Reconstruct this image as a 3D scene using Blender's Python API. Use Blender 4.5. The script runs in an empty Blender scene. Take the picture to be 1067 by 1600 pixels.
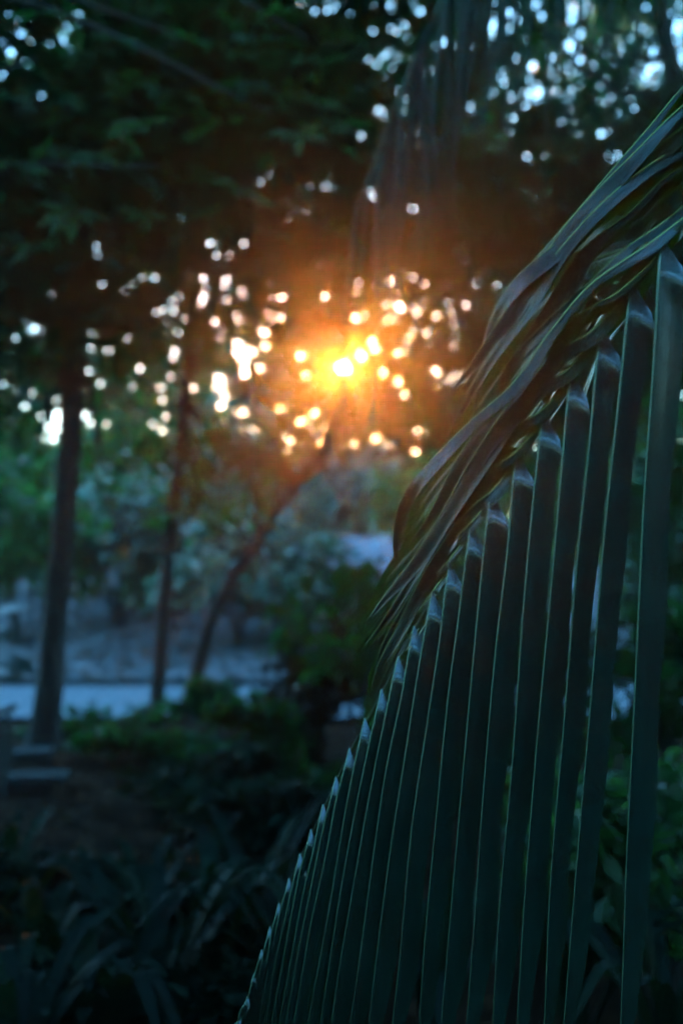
import bpy, math, random
import numpy as np
from mathutils import Vector
R = math.radians
S = bpy.context.scene

# ------------------------------------------------------------------ camera
CAM_H, PITCH, F = 1.4, R(3.5), 1555.6          # F: focal length in photograph pixels (35 mm lens)
cd = bpy.data.cameras.new('camera'); cam = bpy.data.objects.new('camera', cd); S.collection.objects.link(cam)
cam.location = (0, 0, CAM_H); cam.rotation_euler = (R(90) + PITCH, 0, 0)
cd.sensor_fit = 'VERTICAL'; cd.sensor_height = 36; cd.lens = 35; cd.clip_start = .02; cd.clip_end = 500
cd.dof.use_dof = True; cd.dof.focus_distance = 1.30; cd.dof.aperture_fstop = 2.2; cd.dof.aperture_blades = 0
S.camera = cam

# ------------------------------------------------------------------ sky, sun, exposure
SUN_EL, SUN_AZ = R(11.75), R(0.1)               # straight ahead, low
SUN = Vector((math.sin(SUN_AZ)*math.cos(SUN_EL), math.cos(SUN_AZ)*math.cos(SUN_EL), math.sin(SUN_EL)))
W = bpy.data.worlds.new('World'); S.world = W; W.use_nodes = True
nt = W.node_tree; nt.nodes.clear()
def wn(t, **k):
    n = nt.nodes.new(t)
    for a, b in k.items(): setattr(n, a, b)
    return n
sky = wn('ShaderNodeTexSky', sky_type='NISHITA', sun_disc=False, sun_elevation=SUN_EL, sun_rotation=SUN_AZ,
         air_density=1.0, dust_density=.35, ozone_density=3.5)
bg = wn('ShaderNodeBackground'); bg.inputs['Strength'].default_value = 0.15
out = wn('ShaderNodeOutputWorld')
tint = wn('ShaderNodeMix', data_type='RGBA', blend_type='MULTIPLY'); tint.inputs[0].default_value = 1; tint.inputs[7].default_value = (.54, 1.0, 1.04, 1)   # cool white balance
nt.links.new(sky.outputs[0], tint.inputs[6]); nt.links.new(tint.outputs[2], bg.inputs[0])
# the solar disc and the bright air right round it, part of the sky itself
tc = wn('ShaderNodeTexCoord'); dot = wn('ShaderNodeVectorMath', operation='DOT_PRODUCT'); dot.inputs[1].default_value = SUN
nt.links.new(tc.outputs['Generated'], dot.inputs[0])
ac = wn('ShaderNodeMath', operation='ARCCOSINE'); nt.links.new(dot.outputs['Value'], ac.inputs[0])
disc = wn('ShaderNodeMapRange'); disc.inputs[1].default_value = R(.30); disc.inputs[2].default_value = R(.26)
nt.links.new(ac.outputs[0], disc.inputs[0])
bg2 = wn('ShaderNodeBackground'); bg2.inputs[0].default_value = (1, .52, .16, 1)
m1 = wn('ShaderNodeMath', operation='MULTIPLY'); m1.inputs[1].default_value = 60; nt.links.new(disc.outputs[0], m1.inputs[0])
q1 = wn('ShaderNodeMath', operation='DIVIDE'); q1.inputs[1].default_value = -R(8); nt.links.new(ac.outputs[0], q1.inputs[0])
q2 = wn('ShaderNodeMath', operation='EXPONENT'); nt.links.new(q1.outputs[0], q2.inputs[0])
q3 = wn('ShaderNodeMath', operation='MULTIPLY'); q3.inputs[1].default_value = .28; nt.links.new(q2.outputs[0], q3.inputs[0])
q4 = wn('ShaderNodeMath', operation='ADD'); nt.links.new(q3.outputs[0], q4.inputs[0]); nt.links.new(m1.outputs[0], q4.inputs[1])
nt.links.new(q4.outputs[0], bg2.inputs['Strength'])
add = wn('ShaderNodeAddShader'); nt.links.new(bg.outputs[0], add.inputs[0]); nt.links.new(bg2.outputs[0], add.inputs[1])
nt.links.new(add.outputs[0], out.inputs['Surface'])
W.cycles.sampling_method = 'MANUAL'; W.cycles.sample_map_resolution = 512

ld = bpy.data.lights.new('sun', 'SUN'); lo = bpy.data.objects.new('sun', ld); S.collection.objects.link(lo)
ld.energy = 2.3; ld.angle = R(.5); ld.color = (1, .35, .035)
lo.rotation_euler = (-SUN).to_track_quat('-Z', 'Y').to_euler(); lo.location = SUN*30

S.view_settings.view_transform = 'Standard'; S.view_settings.look = 'None'
S.view_settings.exposure = 3.8; S.view_settings.gamma = 1
S.cycles.max_bounces = 5; S.cycles.diffuse_bounces = 3; S.cycles.glossy_bounces = 2; S.cycles.transmission_bounces = 3
S.cycles.volume_bounces = 0; S.cycles.transparent_max_bounces = 4; S.cycles.sample_clamp_indirect = 30.0
S.cycles.use_denoising = True; S.cycles.denoising_input_passes = 'RGB'; S.cycles.caustics_reflective = False; S.cycles.caustics_refractive = False
S.cycles.use_adaptive_sampling = False

# ------------------------------------------------------------------ helpers
FW = np.array([0, math.cos(PITCH), math.sin(PITCH)]); UP = np.array([0, -math.sin(PITCH), math.cos(PITCH)]); RT = np.array([1., 0, 0])
O = np.array([0, 0, CAM_H])
def P(px, py, d):
    """photograph pixel at depth d (metres) as a world point"""
    return O + d*(FW + (px-533.5)/F*RT - (py-800)/F*UP)
def tag(o, label=None, cat=None, group=None, kind=None):
    if label: o['label'] = label
    if cat: o['category'] = cat
    if group: o['group'] = group
    if kind: o['kind'] = kind
    return o
def link(name, me, mats, parent=None):
    o = bpy.data.objects.new(name, me); S.collection.objects.link(o)
    for m in (mats if isinstance(mats, (list, tuple)) else [mats]): me.materials.append(m)
    if parent:
        o.parent = parent; o.location = (0, 0, 0) if parent.parent else tuple(-c for c in parent.location)
    return o
def thing(name, loc, label, cat, group=None):
    o = bpy.data.objects.new(name, None); o.empty_display_size = .1; S.collection.objects.link(o); o.location = loc
    return tag(o, label, cat, group)
def quads_mesh(name, verts, quads, smooth=False, matidx=None):
    me = bpy.data.meshes.new(name); verts = np.asarray(verts, dtype=np.float32); quads = np.asarray(quads, dtype=np.int32)
    me.vertices.add(len(verts)); me.vertices.foreach_set('co', verts.ravel())
    me.loops.add(quads.size); me.loops.foreach_set('vertex_index', quads.ravel())
    me.polygons.add(len(quads)); k = quads.shape[1]
    me.polygons.foreach_set('loop_start', np.arange(0, quads.size, k, dtype=np.int32))
    me.polygons.foreach_set('loop_total', np.full(len(quads), k, dtype=np.int32))
    me.polygons.foreach_set('use_smooth', np.full(len(quads), smooth))
    if matidx is not None: me.polygons.foreach_set('material_index', np.asarray(matidx, dtype=np.int32))
    me.update(calc_edges=True); return me

class Batch:
    """collects quads of tubes, boxes and ribbons"""
    def __init__(s): s.v = []; s.f = []; s.m = []; s.n = 0
    def add(s, v, f, mi=0):
        v = np.asarray(v, float).reshape(-1, 3); f = np.asarray(f).reshape(-1, 4)
        s.v.append(v); s.f.append(f + s.n); s.m.append(np.full(len(f), mi)); s.n += len(v)
    def tube(s, pts, rad, sides=8, mi=0, rough=0, rng=None):
        pts = np.asarray(pts, float); n = len(pts); rad = np.broadcast_to(np.asarray(rad, float), (n,))
        t = np.gradient(pts, axis=0); t /= np.linalg.norm(t, axis=1)[:, None] + 1e-12
        ref = np.array([.31, .17, .93]) if abs(t[:, 2]).mean() < .8 else np.array([1., .1, 0])
        a = np.cross(t, ref); a /= np.linalg.norm(a, axis=1)[:, None]; b = np.cross(t, a)
        th = np.linspace(0, 2*np.pi, sides, endpoint=False)
        r = rad[:, None]*np.ones(sides)
        if rough and rng is not None: r = r*(1 + rough*rng.standard_normal((n, sides)))
        V = pts[:, None] + r[..., None]*(np.cos(th)[None, :, None]*a[:, None] + np.sin(th)[None, :, None]*b[:, None])
        i = np.arange(n-1)[:, None]*sides; j = np.arange(sides)[None]; j2 = (j+1) % sides
        Fq = np.stack([i+j, i+j2, i+sides+j2, i+sides+j], -1).reshape(-1, 4)
        s.add(V, Fq, mi)
        c0 = s.n - n*sides
        for base in (0, (n-1)*sides):      # caps as quads fanned over the ring
            ring = [base + k for k in range(sides)]
            s.f.append(np.array([[ring[0], ring[k], ring[k+1], ring[k+2]] for k in range(1, sides-2, 2)]) + c0); s.m.append(np.full(len(s.f[-1]), mi))
    def box(s, c, size, rz=0, mi=0):
        c = np.array(c, float); h = np.array(size)/2.
        v = np.array([[x, y, z] for x in (-1, 1) for y in (-1, 1) for z in (-1, 1)])*h
        cr, sr = math.cos(rz), math.sin(rz); v = np.stack([v[:, 0]*cr - v[:, 1]*sr, v[:, 0]*sr + v[:, 1]*cr, v[:, 2]], 1) + c
        s.add(v, [[0, 1, 3, 2], [4, 6, 7, 5], [0, 4, 5, 1], [2, 3, 7, 6], [0, 2, 6, 4], [1, 5, 7, 3]], mi)
    def build(s, name, mats, parent=None, smooth=True):
        me = quads_mesh(name, np.concatenate(s.v), np.concatenate(s.f), smooth, np.concatenate(s.m))
        return link(name, me, mats, parent)

def spline(pts, n):
    """Catmull-Rom through the control points, n samples"""
    p = np.asarray(pts, float); p = np.vstack([2*p[0]-p[1], p, 2*p[-1]-p[-2]]); k = len(p)-3
    u = np.linspace(0, k-1e-9, n); i = u.astype(int); t = (u-i)[:, None]
    a, b, c, d = p[i], p[i+1], p[i+2], p[i+3]
    return .5*((2*b) + (c-a)*t + (2*a-5*b+4*c-d)*t*t + (3*b-a-3*c+d)*t**3)

# ------------------------------------------------------------------ materials
def mat(name, fn):
    m = bpy.data.materials.new(name); m.use_nodes = True; n = m.node_tree; n.nodes.clear()
    o = n.nodes.new('ShaderNodeOutputMaterial'); fn(n, o); return m
def N(n, t, **k):
    x = n.nodes.new(t)
    for a, b in k.items(): setattr(x, a, b)
    return x
def ramp(n, src, cols, pos=None):
    r = N(n, 'ShaderNodeValToRGB'); pos = pos or [i/(len(cols)-1) for i in range(len(cols))]
    while len(r.color_ramp.elements) < len(cols): r.color_ramp.elements.new(.5)
    for e, c, p in zip(r.color_ramp.elements, cols, pos): e.position = p; e.color = (*c, 1)
    n.links.new(src, r.inputs[0]); return r.outputs[0]
def leaf_mat(name, cols, trans, tcol, rough=.4, spec=.5):
    def fn(n, o):
        g = N(n, 'ShaderNodeNewGeometry'); p = N(n, 'ShaderNodeBsdfPrincipled'); c = ramp(n, g.outputs['Random Per Island'], cols)
        nz = N(n, 'ShaderNodeTexNoise'); nz.inputs['Scale'].default_value = 30
        mx = N(n, 'ShaderNodeMix', data_type='RGBA', blend_type='MULTIPLY'); mx.inputs[0].default_value = .5
        n.links.new(c, mx.inputs[6]); n.links.new(ramp(n, nz.outputs[0], [(.6, .6, .6), (1.25, 1.25, 1.25)], [.3, .7]), mx.inputs[7])
        n.links.new(mx.outputs[2], p.inputs['Base Color']); p.inputs['Roughness'].default_value = rough
        p.inputs['Specular IOR Level'].default_value = spec
        t = N(n, 'ShaderNodeBsdfTranslucent'); t.inputs[0].default_value = (*tcol, 1)
        ms = N(n, 'ShaderNodeMixShader'); ms.inputs[0].default_value = trans
        n.links.new(p.outputs[0], ms.inputs[1]); n.links.new(t.outputs[0], ms.inputs[2]); n.links.new(ms.outputs[0], o.inputs[0])
    return mat(name, fn)
def rough_mat(name, cols, scale=6, rough=.9, bump=.3, detail=6, stretch=(1, 1, 1), spec=.3):
    def fn(n, o):
        tcn = N(n, 'ShaderNodeTexCoord'); mp = N(n, 'ShaderNodeMapping'); mp.inputs['Scale'].default_value = stretch
        n.links.new(tcn.outputs['Object'], mp.inputs[0])
        nz = N(n, 'ShaderNodeTexNoise'); nz.inputs['Scale'].default_value = scale; nz.inputs['Detail'].default_value = detail
        n.links.new(mp.outputs[0], nz.inputs[0]); p = N(n, 'ShaderNodeBsdfPrincipled')
        n.links.new(ramp(n, nz.outputs[0], cols, [.32 + .36*i/(len(cols)-1) for i in range(len(cols))]), p.inputs['Base Color'])
        p.inputs['Roughness'].default_value = rough; p.inputs['Specular IOR Level'].default_value = spec
        b = N(n, 'ShaderNodeBump'); b.inputs['Strength'].default_value = bump; b.inputs['Distance'].default_value = .02
        n.links.new(nz.outputs[0], b.inputs['Height']); n.links.new(b.outputs[0], p.inputs['Normal']); n.links.new(p.outputs[0], o.inputs[0])
    return mat(name, fn)
M = {}
M['leaf_dark'] = leaf_mat('leaf_dark', [(.006, .02, .009), (.015, .038, .014), (.026, .055, .02)], .42, (.03, .20, .03), spec=.25, rough=.5)
M['leaf_glossy'] = leaf_mat('leaf_glossy', [(.012, .03, .022), (.02, .045, .03)], .25, (.02, .10, .014), spec=.6, rough=.4)
M['leaf_mid'] = leaf_mat('leaf_mid', [(.012, .035, .015), (.035, .08, .03), (.08, .14, .06)], .42, (.08, .30, .05))
M['leaf_pale'] = leaf_mat('leaf_pale', [(.03, .08, .05), (.12, .23, .17), (.28, .40, .33)], .25, (.12, .30, .12), rough=.35)
M['leaf_brown'] = leaf_mat('leaf_brown', [(.02, .014, .012), (.05, .025, .016), (.025, .035, .018)], .3, (.10, .05, .016))
M['litter'] = leaf_mat('litter', [(.02, .009, .005), (.06, .026, .014), (.17, .08, .04)], .0, (.1, .05, .02), rough=.8, spec=.05)
M['bark'] = rough_mat('bark', [(.01, .008, .006), (.025, .02, .016), (.04, .035, .03)], 14, stretch=(1, 1, .3), bump=.7)
M['soil'] = rough_mat('soil', [(.010, .005, .003), (.028, .014, .008), (.065, .032, .02)], 3.5, spec=.03)
M['gravel'] = rough_mat('gravel', [(.06, .06, .062), (.14, .13, .135), (.22, .2, .21)], 5, detail=10)
M['road'] = rough_mat('road', [(.15, .16, .18), (.20, .21, .23)], 2, rough=.55, bump=.08, spec=.5)
M['stone'] = rough_mat('stone', [(.018, .022, .022), (.035, .04, .04)], 9)
M['metal'] = rough_mat('metal', [(.03, .03, .03), (.06, .06, .06)], 20, rough=.35, spec=.6)
M['roof'] = rough_mat('roof', [(.26, .22, .25), (.40, .35, .38)], 3, rough=.85, bump=.05, spec=.1)
M['wood'] = rough_mat('wood', [(.05, .035, .025), (.1, .07, .05)], 8, stretch=(1, 1, .2))
M['stem'] = rough_mat('stem', [(.04, .06, .02), (.09, .12, .05)], 20)

def frond_mat(name, trans):
    def fn(n, o):
        tcn = N(n, 'ShaderNodeUVMap'); mp = N(n, 'ShaderNodeMapping'); mp.inputs['Scale'].default_value = (26, .35, 1)
        n.links.new(tcn.outputs[0], mp.inputs[0])
        nz = N(n, 'ShaderNodeTexNoise'); nz.inputs['Scale'].default_value = 3; nz.inputs['Detail'].default_value = 5
        n.links.new(mp.outputs[0], nz.inputs[0])
        big = N(n, 'ShaderNodeTexNoise'); big.inputs['Scale'].default_value = 14; big.inputs['Detail'].default_value = 6
        g = N(n, 'ShaderNodeTexCoord'); n.links.new(g.outputs['Object'], big.inputs[0])
        c = ramp(n, nz.outputs[0], [(.008, .034, .029), (.015, .052, .043)], [.3, .7])
        mx = N(n, 'ShaderNodeMix', data_type='RGBA', blend_type='MULTIPLY'); mx.inputs[0].default_value = .55
        n.links.new(c, mx.inputs[6]); n.links.new(ramp(n, big.outputs[0], [(.45, .5, .5), (1.2, 1.15, 1.1)], [.3, .65]), mx.inputs[7])
        vo = N(n, 'ShaderNodeTexVoronoi'); vo.inputs['Scale'].default_value = 55; n.links.new(g.outputs['Object'], vo.inputs['Vector'])
        sp = ramp(n, vo.outputs['Distance'], [(1, 1, 1), (0, 0, 0)], [.06, .11]); m2 = N(n, 'ShaderNodeMix', data_type='RGBA'); n.links.new(sp, m2.inputs[0])
        n.links.new(mx.outputs[2], m2.inputs[6]); m2.inputs[7].default_value = (.07, .10, .08, 1)
        p = N(n, 'ShaderNodeBsdfPrincipled'); n.links.new(m2.outputs[2], p.inputs['Base Color'])
        rr = N(n, 'ShaderNodeMapRange'); rr.inputs[3].default_value = .20; rr.inputs[4].default_value = .36
        n.links.new(big.outputs[0], rr.inputs[0]); n.links.new(rr.outputs[0], p.inputs['Roughness'])
        p.inputs['Specular IOR Level'].default_value = .9; p.inputs['Coat Weight'].default_value = 1.0; p.inputs['Coat Roughness'].default_value = .2
        b = N(n, 'ShaderNodeBump'); b.inputs['Strength'].default_value = .35; b.inputs['Distance'].default_value = .0006
        n.links.new(nz.outputs[0], b.inputs['Height']); n.links.new(b.outputs[0], p.inputs['Normal'])
        t = N(n, 'ShaderNodeBsdfTranslucent'); t.inputs[0].default_value = (.07, .16, .01, 1)
        ms = N(n, 'ShaderNodeMixShader'); ms.inputs[0].default_value = trans
        n.links.new(p.outputs[0], ms.inputs[1]); n.links.new(t.outputs[0], ms.inputs[2]); n.links.new(ms.outputs[0], o.inputs[0])
    return mat(name, fn)
M['frond'] = frond_mat('frond_green', .24); M['frond_front'] = frond_mat('frond_front', .05)
M['frond_far'] = leaf_mat('frond_far', [(.004, .014, .010), (.009, .026, .017)], .15, (.02, .08, .01), rough=.6, spec=.2)
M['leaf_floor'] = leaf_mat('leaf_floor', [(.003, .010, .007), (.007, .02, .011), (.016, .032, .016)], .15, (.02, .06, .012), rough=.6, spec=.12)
M['midrib'] = rough_mat('midrib', [(.13, .22, .12), (.2, .3, .17)], 60, rough=.4, bump=.05, spec=.5)
M['midrib_back'] = rough_mat('midrib_back', [(.22, .32, .09), (.34, .42, .14)], 60, rough=.4, bump=.05, spec=.5)
M['rachis'] = rough_mat('rachis', [(.03, .045, .02), (.06, .08, .035)], 40, rough=.45, bump=.1)

# ------------------------------------------------------------------ gaps in the foliage (where the evening sky breaks through the crowns)
GAPS = '''27 31 f 30 52 n 44 63 f 4 66 n 20 83 n 41 97 f 4 116 n 63 148 n 122 23 n 127 36 f 107 43 n 100 62 b 114 79 f
483 2 n 471 3 f 493 19 b 512 5 n 522 11 n 534 4 n 510 17 f 481 115 f 286 306 n 259 325 n 448 258 n 422 273 n 406 284 n 401 254 f 441 307 n 434 320 f 445 321 b
460 320 b 482 329 n 452 338 f 518 279 n 508 291 f 522 297 f 485 291 f 2 381 n 45 401 f 46 434 n 22 466 f 174 367 n 150 384 n 173 386 b 157 398 B 160 443 n
80 462 f 216 413 f 224 434 f 330 380 b 344 382 n 338 399 b 337 415 n 349 421 n 358 399 f 362 387 f 377 404 f 292 431 n 318 434 B 324 452 b 353 438 b 282 463 n
245 489 n 270 484 b 267 470 n 294 497 B 316 473 n 319 488 n 296 530 b 303 520 n 272 547 b 263 529 f 321 527 n 347 516 b 352 468 b 367 491 n 376 500 n 379 461 n
377 453 f 372 538 b 369 552 B 384 583 n 410 430 n 423 438 n 427 468 f 440 466 f 418 502 b 440 496 b 415 523 n 414 541 n 470 402 f 509 463 f 56 511 B 68 518 b
84 501 n 25 527 b 40 503 f 144 520 n 144 544 f 140 581 n 157 599 b 94 577 n 101 590 n 5 600 f 17 608 n 268 592 n 303 606 b 297 597 n 313 586 f 341 590 B 343 604 B
350 618 n 348 635 n 246 583 f 408 575 n 470 556 f 478 588 f 232 648 n 241 665 n 260 655 b 253 673 f 132 650 n 142 660 n 73 657 B 82 668 B 88 655 B
92 672 B 75 640 n 66 650 n 88 625 n 97 648 b 84 685 b 522 711 b 555 456 b 589 446 n 606 437 n 617 434 f 617 459 f 663 444 n 604 475 n 623 481 b 610 495 n
621 500 f 556 497 n 649 483 n 664 474 n 653 490 f 682 494 b 706 490 b 711 506 b 700 473 f 727 478 b 740 479 n 715 526 n 708 542 f 640 517 n 637 530 n 583 533 n
587 545 f 565 553 n 600 583 b 622 596 b 632 617 n 685 582 b 679 578 n 699 594 f 586 687 n 652 675 B 660 678 b 650 705 b 790 474 b 792 535 b 714 393 f 730 405 f
547 24 n 586 11 n 611 8 n 612 15 n 643 8 n 656 18 b 608 45 n 630 40 n 637 60 n 625 80 n 620 90 n 574 96 n 589 92 b 588 100 n 599 88 n 600 118 b 602 123 f
644 95 b 648 88 n 656 119 n 668 119 b 624 142 n 595 174 n 598 185 n 590 175 f 621 192 n 636 176 f 651 196 n 653 206 b 623 213 f 650 226 f 682 225 b 595 258 n
588 268 n 586 308 b 577 299 n 593 294 n 647 326 n 640 325 f 595 345 f 733 23 b 721 56 n 767 47 n 771 58 n 773 68 n 777 84 f 794 20 b 809 30 n 804 11 f
821 66 n 812 89 b 785 109 b 784 123 n 788 130 n 768 146 b 799 150 B 830 103 b 826 124 b 835 135 B 823 145 B 842 140 B 838 153 B 820 165 n 846 152 n
852 130 n 862 89 b 866 105 n 868 118 n 862 144 B 872 143 n 735 168 b 798 182 n 784 196 n 797 204 b 878 190 n 895 186 n 888 105 b 889 113 n 883 72 n
887 82 n 893 89 n 903 78 b 908 95 n 905 111 n 888 155 b 894 139 n 906 129 n 887 35 n 895 15 B 900 5 B 908 20 b 905 50 n 892 30 b 943 70 b
945 82 b 947 60 n 925 103 n 930 108 n 953 107 n 947 126 n 937 133 b 838 5 b 844 22 n 845 28 f 917 5 n 918 15 n
1050 60 G 1060 90 G 1035 95 G 1062 40 G 1000 120 B 990 112 B 1012 112 B 1022 75 B 1005 128 B 985 125 B 1000 70 b 985 60 n 975 75 b 970 90 n 1010 50 B
1035 30 B 995 40 n 1008 12 n 1060 8 b 1050 20 n 962 175 B 958 183 b 975 185 n 947 207 b 938 208 n 960 147 n 985 155 n 1010 150 n 1030 160 n 953 240 b
962 243 b 950 248 n 834 255 f 824 292 b 838 301 b 858 304 f 1054 302 n 1060 315 b 965 60 n 975 40 n 958 95 n 940 158 n 1020 135 n 1032 128 b 1000 95 b
1025 105 B 1045 120 B 1018 90 B 1055 110 B 1000 140 n 975 140 b 948 160 n 990 170 n 955 150 f'''.split()
RAD = dict(f=.9, n=1.6, b=2.4, B=3.6, G=15.0)
HOLES = np.array([[float(GAPS[i]), float(GAPS[i+1]), RAD[GAPS[i+2]]] for i in range(0, len(GAPS), 3)])
_g = np.random.default_rng(33)      # lesser gaps scattered between
_x = np.concatenate([_g.normal(330, 85, 45), _g.normal(620, 90, 45), _g.uniform(560, 930, 45), _g.normal(80, 60, 18), _g.normal(300, 150, 8)])
_y = np.concatenate([_g.normal(500, 60, 45), _g.normal(520, 70, 45), _g.uniform(0, 260, 45), _g.normal(560, 70, 18), _g.normal(640, 30, 8)])
_k = np.hypot(_x-537, _y-577) > 85
HOLES = np.concatenate([HOLES, np.stack([_x, _y, _g.choice([.5, .7, 1.0, 1.9], len(_x))], 1)[_k]])
HD = np.array([P(h[0], h[1], 1.) - O for h in HOLES])
KEEP = 1.0
def shape_leaves(c, L, w, ax, nr):
    """leaf outlines: six points folded along the midrib"""
    b = np.cross(nr, ax); b /= np.linalg.norm(b, axis=1)[:, None]; L = L[:, None]; w = w[:, None]
    pts = [c, c + ax*L*.33 + b*w*.9 + nr*w*.18, c + ax*L*.68 + b*w*.62 + nr*w*.1 - nr*L*.03, c + ax*L - nr*L*.10,
           c + ax*L*.68 - b*w*.62 + nr*w*.1 - nr*L*.03, c + ax*L*.33 - b*w*.9 + nr*w*.18]
    return np.stack(pts, 1)
def carve(c, L, w, ax, nr):
    """drop the leaves that would close one of the gaps; True = stays"""
    b = np.cross(nr, ax); b /= np.linalg.norm(b, axis=1)[:, None]; keep = np.ones(len(c), bool)
    for hx, D in zip(HOLES, HD):
        den = nr @ D; den = np.where(abs(den) < .18, .18*np.sign(den + 1e-9), den)
        t = ((c - O)*nr).sum(1)/den; ok = t > .3
        q = O + t[:, None]*D - c; u = (q*ax).sum(1); v = abs((q*b).sum(1)); r = hx[2]/F*t
        ww = w*np.sqrt(np.clip(1 - (2*np.clip(u/L, 0, 1)-.9)**2, .05, 1))
        keep &= ~(ok & (t < 90) & (u > -r) & (u < L + r) & (v < ww*.95 + r))
    # the shaft along which the sun shines straight through the wood
    s = np.array(SUN); mid = c + ax*L[:, None]*.5 - O; along = mid @ s; dist = np.linalg.norm(mid - along[:, None]*s, axis=1)
    keep &= ~((dist < SHAFT + L*.15) & (along > 0))
    return keep
SHAFT = .155
def leaf_mesh(name, V):
    n = len(V); i = np.arange(n)[:, None]*6
    q = np.concatenate([i + np.array([[0, 1, 2, 3]]), i + np.array([[0, 3, 4, 5]])], 0)
    return quads_mesh(name, V.reshape(-1, 3), q)
def rand_leaves(rng, c, size, ratio=.26, droop=.5, flat=.6, do_carve=True):
    n = len(c); L = size*rng.uniform(.65, 1.25, n); w = L*ratio*rng.uniform(.8, 1.2, n)
    a = rng.uniform(0, 2*np.pi, n); ax = np.stack([np.cos(a), np.sin(a), -droop + .6*rng.standard_normal(n)], 1); ax /= np.linalg.norm(ax, axis=1)[:, None]
    nr = rng.standard_normal((n, 3)) + np.array([0, 0, flat*2]); nr -= (nr*ax).sum(1)[:, None]*ax; nr /= np.linalg.norm(nr, axis=1)[:, None]
    if do_carve:
        k = carve(c, L, w, ax, nr); c, L, w, ax, nr = c[k], L[k], w[k], ax[k], nr[k]
    return shape_leaves(c, L, w, ax, nr)
def blob_points(rng, blobs, n):
    """points clustered in ellipsoids, twigs of leaves rather than an even fog"""
    vol = np.array([b[1]*b[2]*b[3] for b in blobs])**.8; idx = rng.choice(len(blobs), n//7+1, p=vol/vol.sum())
    B = np.array([[*b[0], b[1], b[2], b[3]] for b in blobs])[idx]
    d = rng.standard_normal((len(idx), 3)); d /= np.linalg.norm(d, axis=1)[:, None]; r = rng.uniform(.25, 1.03, len(idx))**.5
    c = B[:, :3] + d*r[:, None]*B[:, 3:]
    c = np.repeat(c, 7, 0)[:n]; return c + rng.standard_normal(c.shape)*np.minimum(.22, B[:, 3:].min(1).mean()*.16)

def tree(label, cat, group, base, trunk_pts, r0, r1, blobs, n, size, leafm, seed, name='forest_tree', limbs=True, ratio=.26, droop=.5, limb_r=.35, forks=()):
    rng = np.random.default_rng(seed); t = thing(name, tuple(base), label, cat, group)
    tr = spline(trunk_pts, 26); tr[1:-1, :2] += rng.normal(0, r0*.10, (24, 2))
    b = Batch(); rad = np.linspace(r0, r1, 26); rad[0] *= 1.45; rad[1] *= 1.15
    b.tube(tr, rad, 12, rough=.05, rng=rng)
    b.build('trunk', M['bark'], t)
    if limbs:
        for k, bl in enumerate(blobs):
            lb = Batch(); c = np.array(bl[0]); st = tr[min(25, 13 + (k*5) % 13)]
            if st[2] > c[2]: st = tr[12]
            m = (st+c)/2 + np.array([0, 0, -.12*np.linalg.norm(c-st)])
            s = spline([st, m, c], 12); s[1:-1] += rng.normal(0, .02, (10, 3)); lb.tube(s, np.linspace(r1*limb_r*1.6+.008, .006, 12), 6)
            for q in range(5):
                a = s[rng.integers(4, 12)]; e = c + rng.standard_normal(3)*np.array(bl[1:4])*.6
                lb.tube(spline([a, (a+e)/2 + rng.normal(0, .05, 3), e], 8), np.linspace(r1*.22+.005, .003, 8), 5)
            lb.build('limb', M['bark'], t)
    for f in forks:
        fb = Batch(); fb.tube(spline(f[0], 20), np.linspace(f[1], f[2], 20), 9, rough=.05, rng=rng); fb.build('limb', M['bark'], t)
    V = rand_leaves(rng, blob_points(rng, blobs, n), size, ratio, droop)
    link('crown', leaf_mesh('crown', V), leafm, t)
    return t

# ------------------------------------------------------------------ ground, road, bank
def sheet(name, f, x0, x1, y0, y1, nx, ny, m, seed=0, rough=0):
    rng = np.random.default_rng(seed); X, Y = np.meshgrid(np.linspace(x0, x1, nx), np.linspace(y0, y1, ny))
    Z = f(X, Y) + rough*rng.standard_normal(X.shape); v = np.stack([X, Y, Z], -1).reshape(-1, 3)
    i = np.arange(ny-1)[:, None]*nx + np.arange(nx-1)[None]; q = np.stack([i, i+1, i+nx+1, i+nx], -1).reshape(-1, 4)
    return tag(link(name, quads_mesh(name, v, q, True), m), kind='structure')
def gz(x, y):
    bank = np.clip((y-12.6)/6.5, 0, 1); bank = bank*bank*(3-2*bank)*1.0 + np.clip(y-20, 0, 100)*.05
    return bank + .03*np.sin(x*1.7+.3)*np.sin(y*1.3)*np.clip(abs(y-11)-1.8, 0, 1)
sheet('ground', lambda X, Y: gz(X, Y)*(Y < 12.4) - .02*(Y > 12.4) - 0.02*(abs(Y-10.9) < 1.6), -120, 120, -60, 12.6, 300, 160, M['soil'], rough=.004)
sheet('bank', lambda X, Y: gz(X, Y) + .004, -120, 120, 12.55, 200, 240, 260, M['gravel'], 3, .02)
sheet('road', lambda X, Y: .03 + 0*X, -60, 60, 9.55, 12.2, 60, 4, M['road'])
kb = Batch()
for k in range(40): kb.box((-40 + 2*k + 1, 12.32, .03), (1.985, .14, .12))
tag(kb.build('kerb', M['stone'], smooth=False), kind='structure')

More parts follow.
